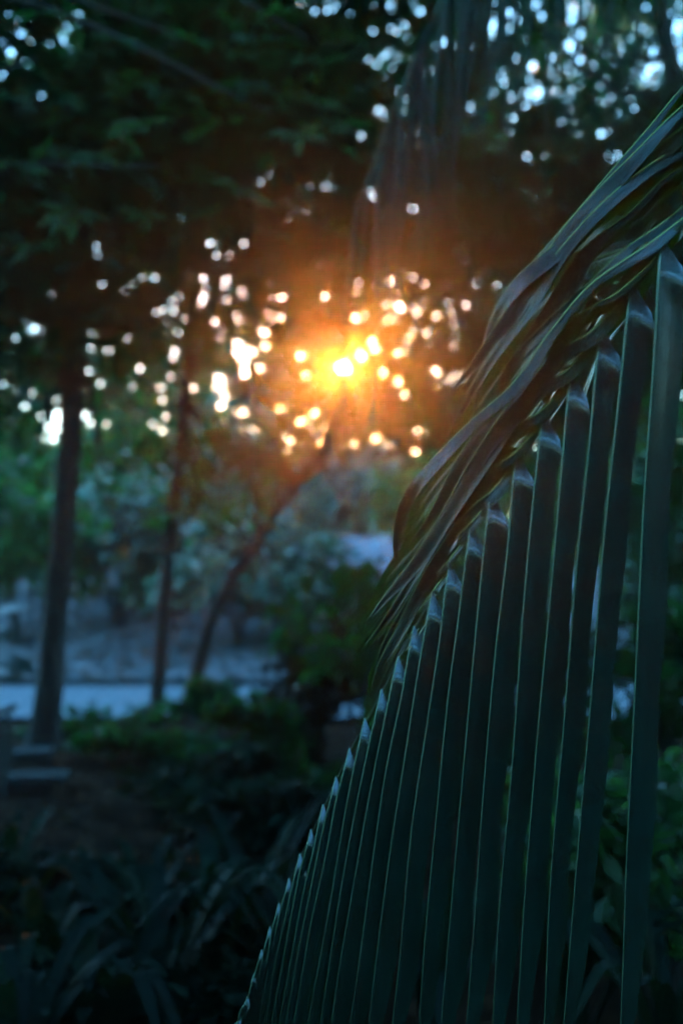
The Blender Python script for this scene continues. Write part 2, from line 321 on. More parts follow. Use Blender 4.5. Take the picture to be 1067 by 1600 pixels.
# ------------------------------------------------------------------ the coconut frond in front, hung from its palm to the right
CREST = [(1035, 372, 965), (988, 438, 880), (940, 508, 846), (894, 574, 808), (850, 640, 767), (809, 704, 726), (768, 767, 690), (737, 819, 652),
         (705, 875, 612), (677, 925, 575), (649, 978, 545), (624, 1026, 517), (598, 1077, 500), (572, 1122, 482), (548, 1169, 458), (527, 1214, 446),
         (507, 1257, 436), (488, 1296, 423), (471, 1334, 412), (454, 1372, 401), (438, 1411, 393), (424, 1448, 386), (411, 1484, 379), (400, 1520, 372),
         (390, 1556, 366), (381, 1590, 361)]
def rdepth(x): return 1.16 + .30*(1035-x)/655.          # nearer at the stalk end
def grid_mesh(name, G, mi):
    """G: rows x cols x 3 -> quads, mi(row, col) material"""
    r, c = G.shape[:2]; i = np.arange(r-1)[:, None]*c + np.arange(c-1)[None]
    q = np.stack([i, i+1, i+c+1, i+c], -1).reshape(-1, 4)
    me = quads_mesh(name, G.reshape(-1, 3), q, True, np.asarray(mi).reshape(-1))
    uv = me.uv_layers.new(name='UVMap'); U, Vv = np.meshgrid(np.linspace(0, 1, c), np.linspace(0, 1, r)); U = U.ravel(); Vv = Vv.ravel()
    uv.data.foreach_set('uv', np.stack([U[q.ravel()], Vv[q.ravel()]], 1).ravel().astype(np.float32)); return me
palm_loc = (1.75, .55, 0)
palm = thing('coconut_palm', palm_loc, 'coconut palm at the right edge whose big folded green frond hangs across the foreground', 'palm')
pb = Batch(); prng = np.random.default_rng(5)
tp = spline([(1.75, .55, -.1), (1.78, .5, 1.0), (1.72, .42, 2.4), (1.7, .4, 3.4)], 40); pb.tube(tp, .13 + .012*np.sin(np.arange(40)*1.9), 14, rough=.03, rng=prng)
pb.build('trunk', M['bark'], palm)
# rachis
rp = [P(x + 1, y + 3, rdepth(x) + .034) for x, y, _ in CREST]
ext = [(1.70, .45, 2.75), (1.35, .62, 2.55), (1.0, .78, 2.28), (.72, .92, 2.02)]
rb = Batch(); rpath = spline([np.array(e) for e in ext] + rp[::2] + [rp[-1]], 90); rb.tube(rpath, np.concatenate([np.linspace(.014, .0036, 22), np.linspace(.0030, .0008, 68)]), 8)
rachis = rb.build('frond', M['rachis'], palm)

def ribbon(name, mids, half_r, half_l, dr, dl, rib_r, parent, slant=0, top_taper=0.04, tipf=.16, seed=0, wob=.0, foldn=None, creases=(), blade='frond', rib='midrib'):
    """a folded leaflet: midrib line, right and left half blades given by their directions; the midrib is a raised strip of its own material"""
    rng = np.random.default_rng(seed); n = len(mids); t = np.linspace(0, 1, n); seg = np.r_[0, np.cumsum(np.linalg.norm(np.diff(mids, axis=0), axis=1))]; Ltot = seg[-1]
    prof = np.minimum(1, (seg + .006)/max(top_taper, 1e-4))**.5 * (1 if top_taper else np.clip(.82+seg*6,0,1))*np.clip((1-t)/tipf, 0, 1)**.7
    tan = np.gradient(mids, axis=0); tan /= np.linalg.norm(tan, axis=1)[:, None]
    ph = rng.uniform(0, 6.28, 4)
    cols = []
    def edge(side, h, d, fr):
        w = h*prof*fr*(1 + .05*np.sin(seg*23+ph[0]))
        if side < 0 and not top_taper: w = w*np.clip(seg/.06, .05, 1)
        up = np.cross(tan, d); up /= np.linalg.norm(up, axis=1)[:, None]
        ripple = wob*fr*np.sin(seg*31 + ph[1] + side)*np.clip(seg/.05, 0, 1) + .0012*np.sin(np.pi*fr*2)*side
        for cpos, amp in creases: ripple = ripple + amp*np.exp(-((seg - cpos - fr*.006*math.sin(cpos*900))/.0026)**2)*(.3+fr*.7)
        base = mids
        if slant and side > 0:        # the base of the blade is cut at a slant: its outer rows start further down the same curved sheet
            q = seg + slant*fr*np.exp(-seg/.10); base = np.stack([np.interp(q, seg, mids[:, i]) for i in range(3)], 1)
        return base + d*w[:, None] + up*ripple[:, None]
    for fr in (1, .72, .42, .16): cols.append(edge(-1, half_l, dl, fr))
    rbw = rib_r*np.clip(1.15 - t, .15, 1)
    nrm = foldn if foldn is not None else -(dr + dl); nrm = nrm/np.linalg.norm(nrm, axis=1)[:, None]
    sd = np.cross(tan, nrm); sd *= np.sign((sd*(dr - dl)).sum(1))[:, None]
    for k in (-1, -.5, .5, 1): cols.append(mids + sd*(k*rbw)[:, None] + nrm*((.9 if abs(k) < 1 else .15)*rbw)[:, None])
    for fr in (.16, .42, .72, 1): cols.append(edge(1, half_r, dr, fr))
    G = np.stack(cols, 1); mi = np.zeros((n-1, G.shape[1]-1), int); mi[:, 4:7] = 1
    return link(name, grid_mesh(name, G, mi), [M[blade], M[rib]], parent)

def norm(a): return a/np.linalg.norm(a, axis=-1, keepdims=True)
for k, (cx, cy, bx) in enumerate(CREST):
    rg = np.random.default_rng(100+k); d0 = rdepth(cx); sc = np.interp(k, [0, 8, 16, 25], [1, .88, .62, .3])
    # midrib in the picture plane: comes over the crest from the rachis, then hangs
    ys = np.array([cy+10, cy+1, cy+6, cy+28, cy+110]); L = 1720 - cy if k < 18 else 1680-cy
    pts = [P(cx-2, cy, d0)]
    lean0 = (bx-cx+4)/(1600.-cy)
    for s in (.05, .15, .3, .5, .72, .9, 1.0):
        yy = cy + 5 + s*L; xx = cx - 3 + lean0*(s*L)*(1.25 - .25*min(1, s*L/max(1600.-cy, 50))) + rg.normal(0, 1.3)*(s > .05)
        pts.append(P(xx, yy, d0 + .02*s + .13*s*s + rg.normal(0, .002)*(s > .1)))
    mids = spline(pts, 900); ln = np.r_[0, np.cumsum(np.linalg.norm(np.diff(mids, axis=0), axis=1))]
    want = ln[-1]*np.linspace(0, 1, 130)**1.7; mids = np.stack([np.interp(want, ln, mids[:, i]) for i in range(3)], 1)
    dy = .70*.006*sc*np.log1p(np.exp((.036*sc - want)/(.006*sc))) + .012*sc*np.exp(-want/(.09*sc)); mids = O + (mids - O)*(1 + dy/mids[:, 1])[:, None]           # the base curls back over the stalk
    n = len(mids); tt = np.linspace(0, 1, n)[:, None]
    yaw = R(rg.uniform(14, 22)) + R(rg.uniform(-4, 6))*tt
    yaw = yaw*(1 - .9/(1 + np.exp((want - .040*sc)/(.006*sc))))[:, None]
    dr = norm(np.concatenate([np.cos(yaw), np.sin(yaw), -.02+0*tt], 1)); yl = R(66) + R(rg.uniform(-8, 6))*tt
    dl = norm(np.concatenate([np.cos(yl), np.sin(yl), 0*tt], 1))
    tan = norm(np.gradient(mids, axis=0)); dr = norm(dr - tan*(dr*tan).sum(1)[:, None])
    dl = norm(dl - tan*(dl*tan).sum(1)[:, None])
    wid = .0355*sc*(1.12 if k == 0 else 1)*rg.uniform(.86, 1.06)
    ribbon('leaflet', mids, wid, wid*.8, dr, dl, .0021*np.interp(k, [0, 10, 25], [1, .72, .4]), rachis, slant=.046*sc, seed=200+k, wob=.0004,
           top_taper=0, blade='frond_front', creases=((.048*sc+.022, .0009*sc*sc), (.085*sc+.022, .0008*sc*sc), (.15, .0006*sc*sc)) if k < 11 else ())

# leaflets of the far side: they leave the rachis at a flat angle, twist and droop to the left
BACK = [
 # control points (x, y) in the photograph, roll at base, roll at tip, half width
 ([(1190, 120), (1100, 110), (1000, 215), (905, 325), (830, 410), (764, 474)], -35, 60, .020),
 ([(1180, 150), (1090, 150), (985, 245), (890, 345), (800, 470), (740, 560), (705, 610)], -40, 70, .022),
 ([(1170, 185), (1085, 190), (985, 268), (890, 362), (800, 440), (758, 520), (737, 662)], -55, 75, .026),
 ([(1150, 215), (1060, 232), (960, 300), (870, 395), (812, 480), (745, 585), (697, 684)], -60, 65, .022),
 ([(1140, 235), (1050, 270), (985, 330), (905, 395), (850, 480), (800, 560), (768, 640)], -50, 80, .024),
 ([(1120, 270), (1060, 330), (1010, 400), (965, 470), (910, 550), (860, 640)], 60, 80, .022),
 ([(1105, 290), (1040, 345), (972, 392), (917, 444), (850, 505), (790, 572), (770, 640)], -30, 60, .022),
 ([(1075, 335), (1016, 380), (972, 409), (917, 450), (858, 520), (800, 600), (735, 658), (682, 710), (640, 757), (620, 800), (614, 845), (617, 890)], -25, 70, .022),
 ([(1030, 400), (964, 458), (928, 477), (885, 508), (835, 562), (770, 640), (715, 715), (672, 800), (640, 850)], -30, 65, .022),
 ([(985, 455), (926, 516), (895, 535), (858, 562), (800, 625), (740, 712), (690, 800), (640, 880), (600, 930), (571, 974)], -25, 72, .022),
 ([(940, 520), (886, 578), (850, 600), (810, 632), (750, 700), (700, 790), (650, 880), (610, 950), (588, 984)], -35, 70, .020),
 ([(900, 585), (848, 640), (815, 662), (775, 697), (725, 760), (670, 860), (620, 940), (569, 1010)], -25, 70, .020),
 ([(855, 650), (806, 706), (775, 728), (738, 768), (690, 840), (640, 930), (600, 1000), (585, 1045)], -35, 65, .020),
 ([(815, 710), (770, 765), (742, 788), (705, 830), (660, 900), (620, 980), (590, 1040), (578, 1090)], -30, 70, .019),
 ([(775, 770), (735, 818), (710, 842), (680, 882), (645, 940), (610, 1010), (585, 1070)], -40, 65, .018),
 ([(742, 822), (700, 878), (678, 902), (650, 945), (620, 1000), (596, 1050)], -35, 60, .016),
 ([(712, 878), (676, 925), (655, 955), (630, 1000), (603, 1050), (588, 1085)], -40, 60, .014),
 ([(684, 928), (650, 978), (632, 1003), (610, 1045), (590, 1090)], -40, 55, .011),
 ([(656, 980), (624, 1026), (607, 1053), (588, 1096)], -45, 40, .008),
 ([(630, 1030), (600, 1076), (585, 1104), (570, 1140)], -45, 30, .006),
 ([(604, 1080), (573, 1124), (556, 1160), (545, 1190)], -45, 20, .004),
 # second row, hanging steeper behind the first
 ([(1100, 260), (1030, 380), (985, 450), (930, 560), (885, 680)], 75, 88, .020),
 ([(1060, 300), (1000, 400), (940, 490), (880, 600), (830, 700)], 70, 85, .022),
 ([(1010, 380), (950, 470), (890, 560), (830, 650), (775, 740)], 70, 85, .020),
 ([(930, 500), (880, 580), (820, 660), (760, 760), (700, 850)], 72, 85, .018),
 ([(860, 610), (800, 700), (750, 770), (690, 860), (650, 920)], 72, 85, .016),
 ([(780, 740), (730, 810), (680, 880), (640, 960), (600, 1040)], 72, 85, .014),
 ([(1120, 60), (1075, 135), (1010, 235), (940, 310), (890, 360)], -20, 30, .024),
 ([(1130, 180), (1075, 240), (1030, 262), (970, 300), (915, 340), (870, 380)], -25, 20, .020),
 # broad ones that show their green underside, drooping on the left
 ([(1040, 372), (985, 385), (900, 420), (825, 490), (765, 570), (737, 662)], 5, 25, .022),
 ([(1090, 290), (1010, 300), (920, 350), (850, 430), (800, 520), (786, 600)], 0, 30, .022),
 ([(990, 440), (930, 450), (860, 500), (790, 570), (735, 650), (700, 725)], 8, 20, .020),
 ([(895, 575), (840, 590), (780, 640), (715, 710), (655, 790), (630, 860)], 0, 25, .019),
 ([(810, 705), (760, 720), (700, 790), (640, 860), (600, 910), (572, 972)], 5, 20, .018),
 ([(740, 820), (700, 850), (650, 910), (605, 970), (572, 1010)], 0, 20, .016),
 ([(680, 925), (650, 950), (615, 1000), (585, 1050), (575, 1095)], 5, 20, .013),
]
for k, (cp, ra, rb_, hw) in enumerate(BACK):
    rg = np.random.default_rng(300+k); m = len(cp); second = 21 <= k <= 26 or k >= 29
    dep = [rdepth(min(cp[0][0], 1035)) + .026 + (.10*min(1, 2.*i/(m-1)) if second else 0) + (.30 if second else .22)*(i/(m-1.))**1.3 for i in range(m)]
    mids = spline([P(x, y, d) for (x, y), d in zip(cp, dep)], 90); n = len(mids); tan = norm(np.gradient(mids, axis=0))
    side = norm(np.cross(tan, np.array([0., 1, 0]))); side *= np.sign((side*np.array([-.7, 0, .7])).sum(1)[:, None]+1e-9)      # up-left, in the picture plane
    nn = norm(np.cross(side, tan)); nn *= -np.sign(nn[:, 1:2])                                  # towards the camera
    u = np.linspace(0, 1, n); wob_ = rg.uniform(-8, 8)
    if second:
        a = np.radians(ra + (rb_-ra)*np.clip((u-.35)/.5, 0, 1) + 5*np.sin(u*9+k))[:, None]
        wd = -side*np.cos(a) + nn*np.sin(a)*.9; fold = R(34); upn = np.cross(tan, wd); upn *= np.sign(upn[:, 2:3] + 1e-9)
        dr = norm(wd*math.cos(fold*.5) - upn*math.sin(fold*.5)); dl = norm(-wd*math.cos(fold*.5)*.8 - upn*math.sin(fold*.5))
    else:       # roof-shaped: midrib on the ridge, both halves hanging from it, opening out where the leaflet twists
        phi = np.radians(58 + wob_ - 34*np.clip((u-.25)/.6, 0, 1) + 14*np.sin(u*5 + k*1.7))[:, None]
        dr = norm(-side*np.cos(phi) + nn*np.sin(phi)); dl = norm(-side*np.cos(phi*.6) - nn*np.sin(phi*.6)); upn = norm(side + .35*nn)
    ribbon('leaflet', mids, hw*1.2, hw*.85, dr, dl, .0021 if hw > .012 else .0010, rachis, seed=400+k, wob=.0016, top_taper=.08, tipf=.42, rib='midrib_back', foldn=upn)

# ------------------------------------------------------------------ second palm: frond drooping from above, well out of focus
palm2 = thing('coconut_palm', tuple(P(1500, 1300, 4.2)*np.array([1, 1, 0])), 'taller coconut palm whose dark frond hangs down from the top edge, out of focus', 'palm')
b = Batch(); q0 = P(1500, 1300, 4.2); b.tube(spline([(q0[0], q0[1], 0), (q0[0]-.1, q0[1], 2.2), (q0[0]-.15, q0[1]-.1, 4.6)], 30), .15 + .012*np.sin(np.arange(30)*1.9), 14, rough=.03, rng=prng)
b.build('trunk', M['bark'], palm2)
def hanging_frond(path, n, length, sway, seed, wid=.02):
    b = Batch(); pt = spline(path, 60); b.tube(pt, np.linspace(.016, .004, 60), 7); fr = b.build('frond', M['rachis'], palm2)
    rg = np.random.default_rng(seed)
    for k in range(n):
        u = (k+.5)/n; i = int(u*58); st = pt[i]; tn = norm(pt[i+1]-pt[i]); sgn = 1 if k % 2 else -1
        L = length*(.55 + .9*math.sin(math.pi*min(1, u*.8+.2)))*rg.uniform(.6, 1.25)
        out_ = np.cross(tn, [0, 0, 1.])*sgn*.35 + np.array([rg.normal(.05, .22), rg.normal(0, .15), 0]) + np.array(sway)*.5
        cp = [st, st + L*.22*(tn*.5 + out_) + np.array([0, 0, -.08*L]), st + L*.5*(tn*.35 + out_*.7) + np.array([0, 0, -.42*L]), st + L*.8*(tn*.3 + out_*.6) + np.array([0, 0, -.8*L])]
        mids = spline(cp, 22); tan = norm(np.gradient(mids, axis=0)); a = rg.uniform(0, 3.14)
        s0 = np.array([math.cos(a), math.sin(a), 0]); s1 = norm(s0 - tan*(tan @ s0)[:, None]); nn = np.cross(tan, s1)
        dr = norm(s1*.8 + nn*.5); dl = norm(-s1*.8 + nn*.5)
        ribbon('leaflet', mids, wid, wid, dr, dl, .0012, fr, seed=seed+k, top_taper=.1, tipf=.4, blade='frond_far')
hanging_frond([P(1500, -900, 4.1), P(1150, -420, 3.8), P(900, -230, 3.6), P(760, -110, 3.5), P(680, 20, 3.45), P(620, 160, 3.4), P(570, 290, 3.4)], 64, .78, (0.06, 0, 0), 700, .012)
hanging_frond([P(1500, -900, 4.3), P(1300, -350, 4.4), P(1130, -220, 4.5), P(960, -130, 4.6), P(840, -60, 4.7), P(760, 10, 4.8)], 44, .95, (0.12, 0, 0), 900, .013)

# ------------------------------------------------------------------ trees
def bl(px, py, d, rx, ry, rz): return (tuple(P(px, py, d)), rx, ry, rz)
G0 = lambda px, py, d: np.array([*P(px, py, d)[:2], 0.])
g = G0(68, 1170, 8.0); top = P(150, -60, 7.6)
tree('dark straight tree on the left with the thickest trunk', 'tree', None, g,
     [g, P(92, 900, 7.95), P(115, 620, 7.8), P(135, 300, 7.7), P(150, 0, 7.6), P(160, -200, 7.5)], .105, .055,
     [bl(60, 120, 7.2, 1.5, .7, 1.2), bl(-60, 420, 7.4, 1.0, .7, .8), bl(250, 60, 7.0, 1.3, .7, 1.0), bl(160, 330, 7.3, 1.1, .6, .8), bl(40, -250, 7.5, 2.0, 1.5, 1.0), bl(-250, 100, 7, 1.5, 1.4, 1.5), bl(120, 470, 7.6, .6, .4, .45), bl(20, 480, 7.6, .5, .4, .4), bl(0, 600, 7.8, .35, .3, .3), bl(165, 740, 8.3, .24, .2, .3), bl(30, 720, 7.9, .22, .2, .34)],
     22000, .17, M['leaf_dark'], 11, name='shade_tree')
g = G0(243, 1125, 9.0)
tree('slender dark tree just right of the thickest trunk, bare below', 'tree', None, g,
     [g, P(255, 960, 8.95), P(275, 760, 8.9), P(292, 600, 8.8), P(310, 420, 8.7), P(330, 150, 8.6), P(330, -100, 8.5)], .065, .03,
     [bl(360, 200, 7.8, 1.4, .7, 1.1), bl(300, 380, 8.2, 1.3, .6, .8), bl(420, 60, 7.4, 1.3, .7, 1.0), bl(240, 500, 8.6, .7, .4, .5), bl(215, 690, 8.9, .38, .3, .24), bl(345, 690, 9.0, .34, .3, .22), bl(300, 770, 9.0, .26, .2, .28), bl(410, 745, 9.2, .3, .25, .26), bl(470, 330, 8.0, 1.0, .6, .8), bl(380, -200, 8, 2, 1.3, 1.0)],
     19000, .16, M['leaf_dark'], 12, name='shade_tree')
g = G0(290, 1110, 9.4)
tree('thin leaning tree forking into a Y in the middle of the clearing', 'tree', None, g,
     [g, P(320, 1000, 9.3), P(365, 900, 9.2), P(405, 840, 9.1), P(460, 760, 9.0), P(530, 660, 8.9), P(560, 560, 8.9)], .075, .02,
     [bl(600, 450, 8.6, 1.1, .6, .7), bl(660, 600, 9, .8, .5, .55), bl(480, 690, 9.2, .5, .3, .25), bl(445, 600, 9.0, .45, .3, .28), bl(560, 330, 8.5, 1.2, .6, .8)],
     6800, .14, M['leaf_brown'], 13, name='leaning_tree', limb_r=.5,
     forks=[([P(405, 842, 9.1), P(398, 770, 9.1), P(385, 700, 9.1), P(392, 620, 9.1)], .03, .012), ([P(405, 850, 9.1), P(425, 930, 9.0), P(432, 1010, 8.9), P(440, 1080, 8.9)], .022, .014)])
g = G0(1180, 1150, 7.5)
tree('dark leafy tree behind the big frond on the right', 'tree', None, g,
     [g, P(1150, 800, 7.5), P(1120, 400, 7.4), P(1050, 100, 7.3), P(1000, -200, 7.2)], .11, .05,
     [bl(760, 640, 8.2, .8, .5, .7), bl(900, 520, 7.8, 1.0, .5, .8), bl(1040, 620, 7.6, 1.0, .5, 1.0), bl(830, 330, 7.6, 1.1, .5, .55), bl(1000, 330, 7.4, 1.0, .5, .6), bl(1120, 200, 7.3, 1.0, .7, 1.0), bl(700, -120, 7.4, 1.8, 1.2, .6), bl(620, 60, 7.8, .9, .5, .6), bl(760, 190, 8.0, .9, .5, .6), bl(900, 60, 7.6, 1.0, .5, .7), bl(960, 220, 7.8, .9, .5, .5), bl(1150, 850, 7, .8, .5, .8)],
     19000, .15, M['leaf_dark'], 14, name='shade_tree')
# far trees beyond the road
FAR = [(-60, 24, 12, 'leftmost of the far trees, dark green'), (90, 30, 16, 'far tree right behind the thickest trunk, beside the bright sky opening'), (230, 26, 17, 'far tree seen between the two straight trunks'),
       (380, 31, 20, 'tall far tree above the fork of the leaning tree'), (540, 27, 18, 'far tree that the low sun shines through'), (680, 30, 19, 'far tree just right of the sun'),
       (820, 26, 18, 'far tree showing green left of the big frond'), (960, 31, 20, 'far tree below the widest sky opening at top right'), (1110, 25, 17, 'rightmost far tree, mostly behind the big frond')]
for k, (px, d, h, lab) in enumerate(FAR):
    c = P(px, 896, d); z0 = float(gz(c[0], c[1])); x, y = c[0], c[1]; rg = np.random.default_rng(40+k)
    blobs = []
    for q in range(12):
        zz = z0 + h*(.25 + .73*q/11.); r = (1.7 + 1.3*math.sin(math.pi*(q+1)/13.))
        blobs.append(((x + rg.normal(0, 1.3), y + rg.normal(0, .8), zz), r*1.25, r*.8, h*.10))
    tree(lab, 'tree', 'trees beyond the road', (x, y, z0), [(x, y, z0-.1), (x + rg.normal(0, .2), y, z0+h*.35), (x + rg.normal(0, .4), y, z0+h*.8)], .17, .07, blobs,
         17000, .36, M['leaf_mid'] if k % 3 else M['leaf_dark'], 50+k, name='far_tree', limbs=False, droop=.3)

# broad hand-shaped leaves hanging in front of the dark crown (top left)
def palmate(rng, c, size, facing):
    """seven drooping fingers from one stalk"""
    out_ = []; m = 7; f = norm(np.array(facing, float)); s = norm(np.cross(f, [0, 0, 1.])); d = norm(np.cross(s, f)); d = d*np.sign(-d[2])
    for j in range(m):
        a = R(-78 + 156*j/(m-1)); ax = norm(d*math.cos(a) + s*math.sin(a) + f*rng.normal(.1, .12)); L = size*(1 - .35*abs(j-3)/3.)
        out_.append((np.array(c), L, L*.17, ax, norm(f + rng.normal(0, .12, 3))))
    return out_
prs = np.random.default_rng(77); Lf = []
spots = [(462, 205, 4.2, .20), (520, 190, 4.6, .15), (225, 190, 3.9, .24), (15, 255, 3.6, .30), (150, 240, 4.2, .2), (110, 330, 4.0, .22), (290, 60, 4.3, .18), (400, 60, 4.6, .2), (430, 20, 4.5, .18), (370, 290, 4.1, .24),
         (60, 20, 4.2, .2), (480, 90, 4.6, .14), (395, 130, 4.9, .15), (330, 200, 4.6, .2), (60, 380, 4.4, .2), (220, 330, 4.7, .2), (180, 60, 4.8, .2), (530, 90, 5, .14), (445, 150, 5, .12), (20, 150, 4.6, .16)]
for px, py, d, sz in spots: Lf += palmate(prs, P(px, py, d), sz, (prs.normal(0, .35), -.75 + prs.normal(0, .2), .9))
for k in range(90):
    px, py = prs.uniform(-300, 560), prs.uniform(-500, 420) ; Lf += palmate(prs, P(px, py, prs.uniform(4.4, 6.2)), prs.uniform(.13, .22), (prs.normal(0, .5), -.4 + prs.normal(0, .4), .9))
C_ = np.array([l[0] for l in Lf]); L_ = np.array([l[1] for l in Lf]); w_ = np.array([l[2] for l in Lf]); A_ = np.array([l[3] for l in Lf]); N_ = np.array([l[4] for l in Lf])
N_ = norm(N_ - A_*(A_*N_).sum(1)[:, None]); kp = carve(C_, L_, w_, A_, N_)
g = G0(-420, 1300, 5.0)
ct = thing('broadleaf_tree', tuple(g), 'near tree at top left with large drooping hand-shaped leaves', 'tree')
b = Batch(); b.tube(spline([g, P(-400, 600, 5.0), P(-330, 0, 5.1), P(-250, -400, 5.2)], 24), np.linspace(.13, .06, 24), 12, rough=.05, rng=prs); b.build('trunk', M['bark'], ct)
b = Batch()
for e, s0 in (((60, 90), (-370, 400)), ((300, 60), (-330, 0)), ((480, 60), (-280, -250)), ((250, 260), (-370, 400)), ((430, 180), (-330, -50))):
    b.tube(spline([P(*s0, 5.1), P((e[0]+s0[0])/2, (e[1]+s0[1])/2-60, 5.0), P(*e, 4.9)], 16), np.linspace(.03, .006, 16), 7)
b.build('limb', M['bark'], ct)
link('crown', leaf_mesh('crown', shape_leaves(C_[kp], L_[kp], w_[kp], A_[kp], N_[kp])), M['leaf_dark'], ct)

# ------------------------------------------------------------------ unseen leaves added overhead, behind and beside to shade the foreground; then the distant wood
rg = np.random.default_rng(9)
def fog(n, x0, x1, y0, y1, z0, z1): return np.stack([rg.uniform(x0, x1, n), rg.uniform(y0, y1, n), rg.uniform(z0, z1, n)], 1)
c = np.concatenate([fog(17000, -9, 9, -7, 7.6, 6.2, 8.5), fog(9000, -9, 9, -7.5, -4.0, 0, 4.8), fog(6000, -10, -5.6, -7, 8, 0, 5.8), fog(6000, 5.2, 9.5, -7, 9, 0, 5.8)])
open_ = (np.hypot((c[:, 0]-.2)/2.3, (c[:, 1]+1.0)/4.8) < 1) & (c[:, 2] > 5.0)  # opening shaped so the leaflet crests reflect blue sky
c = c[~open_]
tag(link('forest', leaf_mesh('forest', rand_leaves(rg, c, .42, .3, .3)), M['leaf_dark']), 'unseen leaf mass added around and overhead to keep the foreground dark', 'forest', kind='stuff')
c = np.concatenate([np.stack([rg.uniform(-26, 26, 60000), rg.uniform(34, 39, 60000), rg.uniform(1.5, 19, 60000)], 1), np.stack([rg.uniform(-20, 20, 16000), rg.uniform(36, 41, 16000), rg.uniform(1.0, 6, 16000)], 1)])
c = c[c[:, 2] < 14.5 + 2.5*np.sin(c[:, 0]*.5) + 1.3*np.sin(c[:, 0]*1.7+1)]
tag(link('forest', leaf_mesh('forest', rand_leaves(rg, c, .55, .3, .3)), M['leaf_mid']), 'distant green wood closing the view behind the clearing', 'forest', kind='stuff')

# ------------------------------------------------------------------ shrubs of the clearing
def shrub(name, px, py, d, rx, rz, n, size, m, label, seed, group=None, ratio=.3, ry=None):
    """py: picture height of the shrub's centre"""
    c = P(px, py, d); z0 = float(gz(c[0], c[1])); rgk = np.random.default_rng(seed); t = thing(name, (c[0], c[1], z0), label, 'shrub', group); ry = ry or rx*.7
    blobs = [(tuple(c + rgk.normal(0, 1, 3)*np.array([rx, ry, rz])*.5), rx*.55, ry*.55, rz*.5) for _ in range(7)]
    b = Batch()
    for q in range(6):
        e = np.array(blobs[q][0]); b.tube(spline([(c[0]+rgk.normal(0, .06), c[1]+rgk.normal(0, .06), z0-.05), (c[0]*.5+e[0]*.5, c[1]*.5+e[1]*.5, z0*.4+e[2]*.6), e], 10), np.linspace(.02+rx*.012, .006, 10), 6)
    b.build('stem', M['bark'], t)
    pts = blob_points(rgk, blobs, n); pts[:, 2] = np.maximum(pts[:, 2], z0 + .05)
    link('foliage', leaf_mesh('foliage', rand_leaves(rgk, pts, size, ratio, .2, 1.0)), m, t); return t
CL = 'shrubs in the clearing'
SH = [(40, 800, 15, 1.4, 1.1, 2300, .26, 'leaf_mid', 'green shrub left of the thickest trunk, under the bright sky opening'),
      (190, 820, 16, 1.3, 1.0, 2300, .26, 'leaf_pale', 'pale shrub seen between the two straight trunks'),
      (150, 720, 20, 1.9, 1.4, 3000, .28, 'leaf_mid', 'tall green shrub behind the pale one between the trunks'),
      (330, 760, 18, 1.4, 1.4, 2600, .28, 'leaf_pale', 'pale bluish shrub right of the slender trunk'),
      (370, 880, 15, .9, .8, 1500, .24, 'leaf_pale', 'small pale shrub behind the leaning stem'),
      (480, 770, 22, 1.6, 1.0, 2200, .30, 'leaf_pale', 'pale shrub below the sun, above the hut roof'),
      (500, 930, 15, 1.2, .55, 1800, .24, 'leaf_pale', 'low pale green shrub in front of the hut'),
      (700, 800, 17, .8, 1.2, 1500, .26, 'leaf_brown', 'brownish shrub right of the pale roof'),
      (590, 950, 16, .8, .5, 1300, .26, 'leaf_brown', 'green shrub below the pale triangular roof'),
      (280, 890, 18, 1.3, .8, 1900, .26, 'leaf_mid', 'mid green shrub behind the slender trunk'),
      (1040, 820, 14, .9, 1.6, 2200, .26, 'leaf_pale', 'shrub glimpsed through the gaps of the big frond'),
      (760, 860, 15, 1.6, 1.5, 2600, .26, 'leaf_mid', 'tall shrub hidden behind the middle of the big frond')]
for k, (px, py, d, rx, rz, n, s, m, lab) in enumerate(SH): shrub('shrub', px, py, d, rx, rz, n, s, M[m], lab, 500+k, CL)
DK = [(480, 1070, 7.0, .42, .38, 2300, .10, 'leaf_brown', 'dark reddish shrub in front of the road, left of the big frond'),
      (590, 1040, 7.4, .5, .42, 2300, .10, 'leaf_brown', 'dark shrub touching the left edge of the big frond'),
      (400, 1150, 6.4, .30, .16, 1200, .10, 'leaf_dark', 'low dark shrub below the gap where the road shows'),
      (165, 1140, 8.6, .5, .16, 1000, .10, 'leaf_dark', 'low green tuft at the near edge of the road'),
      (250, 1160, 7.4, .40, .14, 1000, .10, 'leaf_dark', 'low dark tuft at the foot of the slender tree'),
      (700, 1100, 6.2, .9, .8, 2400, .13, 'leaf_dark', 'dark shrub seen in slits behind the middle leaflets'),
      (1010, 1330, 3.2, .38, .30, 1500, .10, 'leaf_mid', 'leafy shrub at lower right behind the last leaflets'),
      (1040, 1080, 5.0, .5, .30, 1300, .10, 'leaf_dark', 'dark shrub at the right edge behind the frond')]
DK += [(335, 1095, 8.2, .26, .13, 700, .10, 'leaf_dark', 'small dark tuft overlapping the road at the foot of the leaning tree'),
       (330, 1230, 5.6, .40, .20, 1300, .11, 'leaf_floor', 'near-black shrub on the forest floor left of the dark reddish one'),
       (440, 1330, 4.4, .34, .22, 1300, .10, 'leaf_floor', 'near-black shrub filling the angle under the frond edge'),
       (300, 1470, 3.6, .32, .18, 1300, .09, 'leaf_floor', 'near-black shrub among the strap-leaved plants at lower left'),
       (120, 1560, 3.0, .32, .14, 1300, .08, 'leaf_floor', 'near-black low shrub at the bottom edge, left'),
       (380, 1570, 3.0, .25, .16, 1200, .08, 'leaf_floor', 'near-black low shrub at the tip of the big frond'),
       (20, 1400, 4.0, .32, .16, 1100, .09, 'leaf_floor', 'near-black low shrub at the left edge of the floor')]
